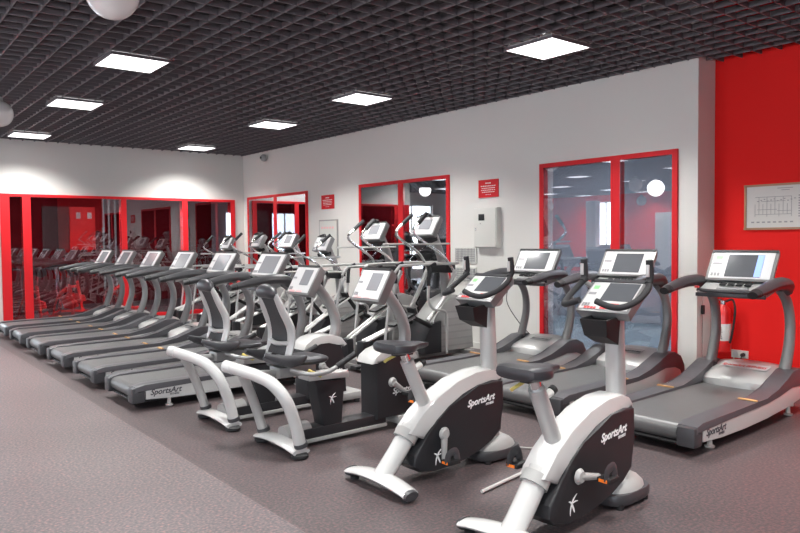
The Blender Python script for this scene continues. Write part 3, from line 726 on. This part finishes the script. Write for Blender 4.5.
# ------------------------------------------------------------------ elliptical cross trainer
def make_elliptical(phase):
    r = empty('elliptical_trainer')
    b = MB(); b.box((1.0, 0, .09), (1.8, .20, .10), bev=.02); b.build('base_frame', 'silver2', r)
    for x in (.12, 1.88):
        b = MB(); b.box((x, 0, .06), (.09, .62, .06), bev=.015)
        for s in (-1, 1): b.lathe([(.03, 0), (.03, .04)], (x, s*.28, 0), seg=10)
        b.build('cross_foot', 'silver2', r)
    prof = [(1.25, .10), (1.22, .35), (1.32, .58), (1.50, .76), (1.72, .84), (1.92, .78), (2.0, .55), (2.02, .10)]
    b = MB(); b.prism(prof, -.19, .19, .03); hs = b.build('drive_housing', 'casing', r)
    b = MB()
    for k in range(6):
        t = k/6; b.prism([(1.28+.05*k, .16+.09*k), (1.98, .16+.09*k), (1.98, .185+.09*k), (1.30+.05*k, .185+.09*k)], -.194, .194)
    b.build('ridge_trim', 'silver2', hs)
    b = MB(); b.prism([(1.10, .10), (1.10, .28), (1.25, .50), (1.40, .52), (1.40, .10)], -.23, .23, .03); b.build('flywheel_cover', 'dark', hs)
    b = MB(); b.tube([(1.70, 0, .80), (1.66, 0, 1.10), (1.58, 0, 1.40), (1.46, 0, 1.68)], [.07, .055, .05, .045], 14, 5, up=(0, 1, 0), asp=1.2); b.build('mast', 'silver2', r)
    b = MB(); b.box((1.60, 0, 1.20), (.16, .42, .12), bev=.03); b.build('pivot_cover', 'black', r)
    console(r, (1.24, 1.64), (1.38, 1.90), .235, .09, 'cross', 'shell')
    b = MB(); b.tube([(1.33, -.09, 1.90), (1.37, 0, 1.925), (1.33, .09, 1.90)], .018, 8); b.build('console_handle', 'black', r)
    b = MB(); b.box((1.36, 0, 1.58), (.14, .26, .06), (0, -.3, 0), bev=.015); b.build('bottle_shelf', 'black', r)
    for s in (-1, 1):
        ph = phase if s > 0 else -phase
        def q(x, z): return (x+ph*(z-1.15)*.25, s*(.26 if z > 1.0 else .28), z)
        b = MB(); b.tube([q(1.62, 1.12), q(1.42, 1.38), q(1.08, 1.58), q(.97, 1.68), q(1.05, 1.78), q(1.2, 1.90)], .019, 10, 6); arm = b.build('swing_arm', 'chrome', r)
        b = MB(); b.tube([q(1.06, 1.79), q(1.22, 1.92)], .027, 12); b.build('arm_grip', 'foam', arm)
        b = MB(); b.tube([(1.60, s*.28, 1.18), (1.42, s*.28, .85), (1.16+ph*.1, s*.28, .55)], .028, 10, 4, up=(0, 1, 0)); b.build('swing_link', 'silver', arm)
        # fixed rail, elbow, grip, lower loop
        b = MB(); b.tube([(1.72, s*.20, 1.27), (1.55, s*.32, 1.27), (1.18, s*.33, 1.275), (.62, s*.33, 1.27)], .019, 10, 5); fr = b.build('hand_rail', 'silver', r)
        b = MB(); b.tube([(1.20, s*.33, 1.27), (1.12, s*.335, 1.25), (1.09, s*.34, 1.16), (1.08, s*.34, 1.0)], .027, 10, 5); b.build('rail_grip', 'foam', fr)
        b = MB(); b.tube([(1.08, s*.34, 1.02), (1.07, s*.34, .82), (1.16, s*.33, .70), (1.36, s*.31, .66), (1.42, s*.30, .55), (1.42, s*.30, .10)], .018, 10, 5); b.build('rail_leg', 'silver', fr)
        b = MB(); b.tube([(.62, s*.33, 1.27), (.50, s*.33, 1.10), (.42, s*.32, .60), (.36, s*.31, .10)], .018, 10, 5); b.build('rear_leg', 'silver', fr)
        b = MB(); b.tube([(1.55, s*.22, 1.53), (1.2, s*.30, 1.53), (.85, s*.30, 1.53)], .012, 8, 4); b.build('upper_rail', 'silver', r)
        # pedal beam (two chrome rods) and foot plate
        dz = ph*.5
        b = MB()
        for k in (0, .075): b.tube([(.18, s*(.13+k), .36), (.95, s*(.13+k), .70+dz*.4)], .020, 8)
        pb = b.build('pedal_beam', 'plate', r)
        b = MB(); b.box((.75, s*.19, .66+dz*.3), (.38, .15, .03), (0, -.35, 0), bev=.01); b.box((.92, s*.19, .76+dz*.3), (.03, .15, .08), (0, -.35, 0)); b.build('foot_plate', 'black', pb)
        b = MB(); b.box((.17, s*.165, .22), (.10, .14, .30), bev=.02); b.build('rear_support', 'dark', pb)
        b = MB(); b.tube([(.95, s*.165, .70+dz*.4), (1.25, s*.20, .45)], .03, 10); b.build('crank_arm', 'black', pb)
    return r
EL = [(4.76, 7.0, 0, 1.0, 'elliptical trainer with mirrored middle window behind it, nearest of the row'),
      (4.72, 8.02, 0, .97, 'elliptical trainer second from the camera, before the middle window'),
      (4.70, 9.15, 1, .87, 'elliptical trainer with dark upright grips before the pale notice board'),
      (4.72, 10.3, 0, .90, 'elliptical trainer before the right pane of the farthest white wall window'),
      (4.74, 11.45, 1, .90, 'elliptical trainer before the left pane of the farthest white wall window'),
      (4.76, 12.7, 1, .88, 'elliptical trainer in the far corner, last of its row')]
ep = [make_elliptical(.5), None]; ep[1] = make_elliptical(-.5)
used = [0, 0]
for (x, y, k, sc, lb) in EL:
    o = ep[k] if not used[k] else copy_tree(ep[k]); used[k] = 1
    o.location = (x, y, 0); o.scale = (sc, sc, sc); tag(o, lb, 'elliptical trainer', 'elliptical trainers along the white wall')

# ------------------------------------------------------------------ studio bikes behind the glazing
def make_spin():
    r = empty('spinning_bike')
    b = MB(); b.box((0, -.4, .04), (.5, .07, .05), bev=.01); b.box((0, .5, .04), (.5, .07, .05), bev=.01); b.box((0, .05, .08), (.07, .95, .05), bev=.01); b.build('base_frame', 'redposter', r)
    b = MB(); b.tube([(0, .40, .10), (0, .25, .45), (0, .05, .60), (0, -.15, .62)], .035, 10, 4, up=(1, 0, 0)); b.tube([(0, -.22, .08), (0, -.12, .75)], .032, 10); b.build('frame', 'cloth_red', r)
    b = MB(); b.lathe([(.0, -.02), (.20, -.02), (.23, -.012), (.23, .012), (.20, .02), (0, .02)], (0, .38, .30), 'x', 30); b.build('flywheel', 'chrome', r)
    b = MB(); b.prism([(.12, .25), (.2, .42), (.05, .5), (-.25, .42), (-.28, .3), (-.1, .24)], .04, .09, .01, axis='x'); b.build('chain_guard', 'cloth_red', r)
    b = MB(); b.tube([(0, -.13, .72), (0, -.16, .98)], .02, 10); b.build('seat_post', 'chrome', r)
    b = MB(); b.tube([(0, -.30, 1.0), (0, -.2, 1.01), (0, -.02, 1.0)], [.09, .10, .03], 12, 4, asp=1., up=(0, 0, 1)); b.build('seat', 'black', r)
    b = MB(); b.tube([(0, .27, .50), (0, .30, 1.05)], .02, 10); b.build('handlebar_post', 'chrome', r)
    b = MB(); b.tube([(-.2, .15, 1.10), (-.2, .35, 1.08), (0, .40, 1.05), (.2, .35, 1.08), (.2, .15, 1.10)], .017, 8, 5); b.build('handlebar', 'black', r)
    return r
sp = make_spin()
SPL = [(3.02, 15.35, .5, 'red spinning bike behind the narrow left glazing pane'), (3.62, 15.3, .4, 'red spinning bike just right of the second red post, behind glass'),
       (4.05, 16.6, 1.0, 'red spinning bike deeper in the studio, behind the second pane'), (4.75, 15.5, .3, 'red spinning bike in the studio behind the far treadmill uprights'),
       (5.2, 16.7, .6, 'red spinning bike in the studio behind the third pane')]
for i, (x, y, a, lb) in enumerate(SPL):
    o = sp if i == 0 else copy_tree(sp); o.location = (x, y, 0); o.rotation_euler = (0, 0, a); tag(o, lb, 'spinning bike', 'spinning bikes in the studio')
o = MB().box((4.35, 19.17, 1.95), (.62, .04, 1.1)).build('wall_panel', 'brown'); tag(o, 'dark brown glossy panel on the red studio wall behind the glazing', 'wall panel')
e = MB(); e.box((4.98, 19.17, 1.95), (.62, .04, 1.1)); o = e.build('poster', 'redposter'); tag(o, 'bright red poster with two pale marks in the studio', 'poster')
e = MB(); e.box((4.88, 19.14, 2.28), (.10, .02, .16)); e.box((5.15, 19.14, 2.28), (.10, .02, .16)); e.build('pale_mark', 'paper', o)
for k, x in enumerate((5.42, 5.56, 5.72)):
    o = MB().tube([(x, 18.9, .0), (x, 18.9, 3.4)], .025, 10).build('heating_pipe', 'casing')
    tag(o, 'grey vertical pipe in the studio, %s of three' % ('left', 'middle', 'right')[k], 'pipe', 'studio pipes')
# warm studio lamp, unseen, added to brighten the bikes behind the glazing
o = MB().box((4.2, 15.4, 3.36), (1.2, .3, .06)).build('studio_fill_lamp', mat('studio_fill_glow', (1, 1, 1), emit=(1, .9, .88, 5.)))
tag(o, 'added long ceiling lamp, unseen, brightening the red studio', 'ceiling lamp')
area('studio_fill_light', (4.2, 15.4, 3.32), (0, 0, 0), 1.1, 220, (1, .9, .88), sizey=.26)

# ------------------------------------------------------------------ things on the walls
def cabinet():
    e = empty('electrical_cabinet', (WX, 6.90, 1.46))
    MB().box((-.045, 0, .28), (.09, .44, .56), bev=.006).build('body', 'cream', e)
    d = MB().box((-.095, 0, .28), (.014, .415, .535), bev=.004).build('door', 'cream', e)
    MB().box((-.104, .06, .43), (.008, .11, .09), bev=.002).build('meter_window', 'black', d)
    b = MB(); b.lathe([(.0, 0), (.014, .0), (.012, -.012), (0, -.014)], (-.102, .17, .27), 'x', 12); b.box((-.112, .17, .26), (.012, .012, .05)); b.build('handle', 'chrome', d)
    b = MB(); b.lathe([(0, 0), (.008, 0), (.008, -.004), (0, -.004)], (-.102, .08, .34), 'x', 10); b.build('lock', 'greybtn', d)
    tag(e, 'pale enamelled metal cabinet with small black square hung on the white wall', 'electrical cabinet')
cabinet()
def vent(z):
    e = empty('wall_vent', (WX, 7.38, z))
    b = MB(); b.box((-.008, 0, .0), (.016, .46, .24)); b.build('frame', 'cream', e)
    b = MB()
    for k in range(14): b.box((-.018, -.195+.03*k, 0), (.006, .008, .20))
    for k in range(6): b.box((-.019, 0, -.08+.032*k), (.006, .40, .006))
    b.build('grille', 'greybtn', e); return e
tag(vent(1.35), 'pale square vent grille on the white wall, upper of two', 'vent', 'wall vents')
tag(vent(1.06), 'pale square vent panel on the white wall, lower of two', 'vent', 'wall vents')
def red_sign(y0, y1, z0, z1, lb):
    e = MB().box((WX-.008, (y0+y1)/2, (z0+z1)/2), (.016, y1-y0, z1-z0)).build('notice_sign', 'redframe')
    tag(e, lb, 'sign', 'red notices on the white wall')
    b = MB(); h = (z1-z0); w = y1-y0
    rows = [(.80, .30, .12), (.64, .78, .09), (.52, .70, .07), (.41, .74, .07), (.30, .66, .07), (.16, .3, .05)]
    for k, (v, ww, hh) in enumerate(rows):
        n = max(2, int(ww*11)); seg = w*ww/n
        for i in range(n):
            b.box((WX-.0175, (y0+y1)/2+w*ww/2-(i+.5)*seg, z0+h*v), (.002, seg*random.uniform(.55, .85), h*hh*.55))
    b.build('notice_text', 'logo_light', e)
red_sign(6.72, 7.10, 2.17, 2.42, 'red notice with white text lines above the wall cabinet')
red_sign(10.83, 11.25, 2.17, 2.43, 'red notice with white text lines between two windows, above the pale board')
e = empty('notice_board', (WX, 11.02, 1.62))
MB().box((-.012, 0, 0), (.024, .62, .70)).build('frame', 'casing', e); MB().box((-.026, 0, 0), (.006, .57, .65)).build('sheet', 'paper', e)
b = MB()
for k in range(5): b.box((-.03, .19-.09*k, .20), (.003, .06, .035))
b.build('red_heading', 'pinkbtn', e)
tag(e, 'pale notice board with faint red heading below the farther red notice', 'notice board')
# framed evacuation plan on the red wall
e = empty('framed_plan', (RX, 2.97, 1.89))
b = MB(); hw, hh = .52, .225
for s in (-1, 1): b.box((-.015, 0, s*hh), (.03, 2*hw+.03, .022)); b.box((-.015, s*hw, 0), (.03, .022, 2*hh))
b.build('frame', 'board', e); sh = MB().box((-.012, 0, 0), (.014, 2*hw, 2*hh)).build('sheet', 'paper', e)
b = MB(); X = -.020
def ln(y0, y1, z0, z1): b.box((X, (y0+y1)/2, (z0+z1)/2), (.002, abs(y1-y0), abs(z1-z0)))
for (y0, y1, z) in ((.42, .06, .10), (.42, .06, -.08), (.36, .12, .055), (.40, .2, -.03), (.2, .06, -.045)): ln(y0, y1, z, z+.005)
for k in range(10): ln(.42-.04*k, .424-.04*k, -.08 if k % 3 else -.10, .10 if k % 2 else .03)
for k in range(12): ln(.40-.033*k, .385-.033*k, .055+.01*(k % 3), .065+.01*(k % 3))
for k in range(8): ln(.46-.055*k, .43-.055*k, -.165, -.15)
ln(.20, .05, .185, .192); ln(.16, .08, .165, .172)
for k in range(9): ln(-.04, -.22+.03*(k % 3), .10-.026*k, .107-.026*k); ln(-.005, -.02, .10-.026*k, .112-.026*k)
ln(-.02, -.18, .185, .192)
for k in range(9): ln(-.28, -.46+.02*(k % 4), .12-.028*k, .127-.028*k)
b.build('plan_drawing', 'print', sh)
tag(e, 'framed plan drawing on cream paper hung on the red wall', 'framed plan')
# twin socket with plugs and cables
e = empty('wall_socket', (RX, 3.54, .32))
MB().box((-.012, 0, 0), (.024, .18, .085), bev=.006).build('plate', 'cream', e)
b = MB()
for s in (-1, 1): b.lathe([(0, 0), (.03, 0), (.028, -.006), (0, -.006)], (-.024, s*.042, 0), 'x', 16)
b.build('socket_rim', 'face', e)
b = MB(); b.lathe([(0, 0), (.022, 0), (.018, -.04), (0, -.04)], (-.028, -.045, 0), 'x', 12); b.build('plug', 'black', e)
tag(e, 'white twin power socket with a black plug low on the red wall', 'socket')
def cable(pts, r, m, lb, nm='power_cable'):
    o = MB().tube(pts, r, 7, 6).build(nm, m); tag(o, lb, 'cable')
cable([(RX-.07, 3.495, .32), (RX-.09, 3.50, .22), (RX-.05, 3.52, .08), (RX-.12, 3.50, .012), (6.9, 3.3, .012)], .006, 'black', 'black cable hanging from the socket on the red wall')
cable([(RX-.02, 3.60, .28), (RX-.02, 3.61, .12), (RX-.08, 3.6, .010), (7.0, 3.5, .010)], .005, 'cream', 'white cable hanging from the socket on the red wall')
cable([(3.10, 3.05, .014), (3.30, 3.08, .014), (3.75, 3.15, .014)], .012, 'white', 'straight white cable duct lying on the floor between the front bikes', 'cable_duct')
cable([(3.77, 3.16, .012), (3.82, 3.27, .012), (3.95, 3.30, .012), (4.12, 3.20, .012), (4.25, 3.05, .012)], .008, 'white', 'white power cable curling on the floor by the front bike foot')
cable([(3.905, 3.56, .05), (4.0, 3.5, .012), (4.12, 3.42, .010), (4.35, 3.36, .010)], .006, 'white', 'thin white cord plugged into the farther front bike')
cable([(3.98, 5.70, .02), (4.15, 5.65, .012), (4.35, 5.80, .012), (4.45, 6.1, .012)], .008, 'white', 'white cable on the floor by the farther recumbent bike foot')
cable([(WX-.02, 6.5, 1.0), (7.0, 6.4, .75), (6.9, 6.1, .5), (7.0, 5.9, .25), (7.1, 5.95, .02)], .006, 'black', 'thin black cable dangling against the white wall by a treadmill')
# fire extinguisher
e = empty('fire_extinguisher', (RX-.12, 3.67, .35))
b = MB(); b.lathe([(.0, 0), (.078, 0), (.08, .02), (.08, .40), (.07, .45), (.035, .49), (.025, .52), (.0, .52)], seg=24); b.build('cylinder', 'cloth_red', e)
b = MB(); b.lathe([(0, .50), (.03, .50), (.03, .55), (0, .56)], seg=14); b.box((-.02, 0, .575), (.14, .025, .015), (0, -.2, 0)); b.box((-.02, 0, .60), (.15, .025, .012), (0, .15, 0)); b.build('valve_handle', 'chrome', e)
b = MB(); b.tube([(0, -.03, .54), (0, -.10, .56), (-.02, -.135, .44), (-.03, -.11, .20), (-.04, -.09, .10)], .012, 8, 6); b.build('hose', 'black', e)
b = MB(); b.lathe([(.0812, .12), (.0815, .30), (.0812, .301)], seg=24); b.build('paper_label', 'paper', e)
b = MB()
for k in range(6): b.box((-.0830, .0, .15+.022*k), (.003, .06-.01*(k % 3), .008))
b.build('label_print', 'logo_dark', e)
MB().box((.10, 0, .30), (.06, .05, .25)).build('bracket', 'redframe', e)
tag(e, 'red fire extinguisher with black hose mounted by the corner of the red wall', 'fire extinguisher')
# small black pull cord on the column side
e = empty('pull_cord', (WX+.08, 3.82, .0))
MB().tube([(0, 0, .02), (0, 0, .80), (0, 0, 1.15)], .004, 6).build('cord', 'casing', e)
MB().box((0, -.005, .80), (.035, .03, .10), bev=.008).build('toggle', 'black', e)
tag(e, 'thin cord with small black switch hanging on the side of the white column', 'cord switch')
# dome camera on the wall
e = empty('wall_mounted_camera', (WX-.06, 13.38, 3.34))
MB().box((.035, 0, .02), (.05, .07, .07), bev=.01).build('bracket', 'cream', e)
q = MB(); q.lathe([(0, -.085), (.04, -.082), (.065, -.06), (.075, -.03), (.075, .012), (0, .012)], (.0, 0, 0), 'x', 22); q.build('camera_body', 'casing', e)
q = MB(); q.lathe([(0, -.10), (.02, -.098), (.028, -.08), (0, -.08)], (.0, 0, 0), 'x', 16); q.build('lens', 'black', e)
tag(e, 'small security camera high on the white wall near the corner', 'camera')
# machines deeper in the hall, seen mirrored in the window panes
for k, (x, y, rz) in enumerate(((-2.6, 5.6, PI), (-2.6, 7.0, PI), (-2.6, 8.4, PI), (-5.6, 9.8, PI), (-5.6, 11.2, PI))):
    o = copy_tree(tm); o.location = (x, y, 0); o.rotation_euler = (0, 0, rz)
    tag(o, 'treadmill across the hall, seen only mirrored in the window panes', 'treadmill', 'treadmills across the hall')
e = MB().box((XL+.9, 19.0, 1.6), (.35, .5, 3.2)).build('column', 'wall'); struct(e)

# ------------------------------------------------------------------ light
w = bpy.data.worlds.new('World'); bpy.context.scene.world = w; w.use_nodes = True
w.node_tree.nodes['Background'].inputs[0].default_value = (.80, .90, 1., 1); w.node_tree.nodes['Background'].inputs[1].default_value = 8.0
for i, (a, b_, z0, z1) in enumerate(LW):
    area('daylight_portal', (XL-.22, (a+b_)/2, (z0+z1)/2), (0, -PI/2, 0), z1-z0, 1, sizey=b_-a, portal=True)
for i, (a, b_, z0, z1) in enumerate(EW):
    area('daylight_portal', ((a+b_)/2, YF+.22, (z0+z1)/2), (-PI/2, 0, 0), b_-a, 1, sizey=z1-z0, portal=True)

for a, b_, z0, z1 in FW:
    area('daylight_portal', ((a+b_)/2, YB-.22, 1.8), (PI/2, 0, 0), 1.6, 1, sizey=2.4, portal=True)
# ------------------------------------------------------------------ camera
yaw, pit, roll = math.radians(38.9), math.radians(2.27), math.radians(-.6)
fw = Vector((math.sin(yaw)*math.cos(pit), math.cos(yaw)*math.cos(pit), -math.sin(pit))); ri = Vector((math.cos(yaw), -math.sin(yaw), 0)); up = ri.cross(fw)
R_ = math.cos(roll)*ri+math.sin(roll)*up; U_ = -math.sin(roll)*ri+math.cos(roll)*up
cam = bpy.data.cameras.new('camera'); co = bpy.data.objects.new('camera', cam); C.objects.link(co)
mt = Matrix((R_, U_, -fw)).transposed().to_4x4(); mt.translation = (0, 0, 1.6); co.matrix_world = mt
cam.sensor_width = 36; cam.lens = 700/800*36; cam.clip_start = .05; cam.clip_end = 200
bpy.context.scene.camera = co
sc = bpy.context.scene
sc.view_settings.view_transform = 'Standard'; sc.view_settings.look = 'None'; sc.view_settings.gamma = 1; sc.view_settings.exposure = .93
sc.view_settings.use_curve_mapping = False
sc.cycles.use_denoising = True
sc.cycles.max_bounces = 8; sc.cycles.transparent_max_bounces = 12
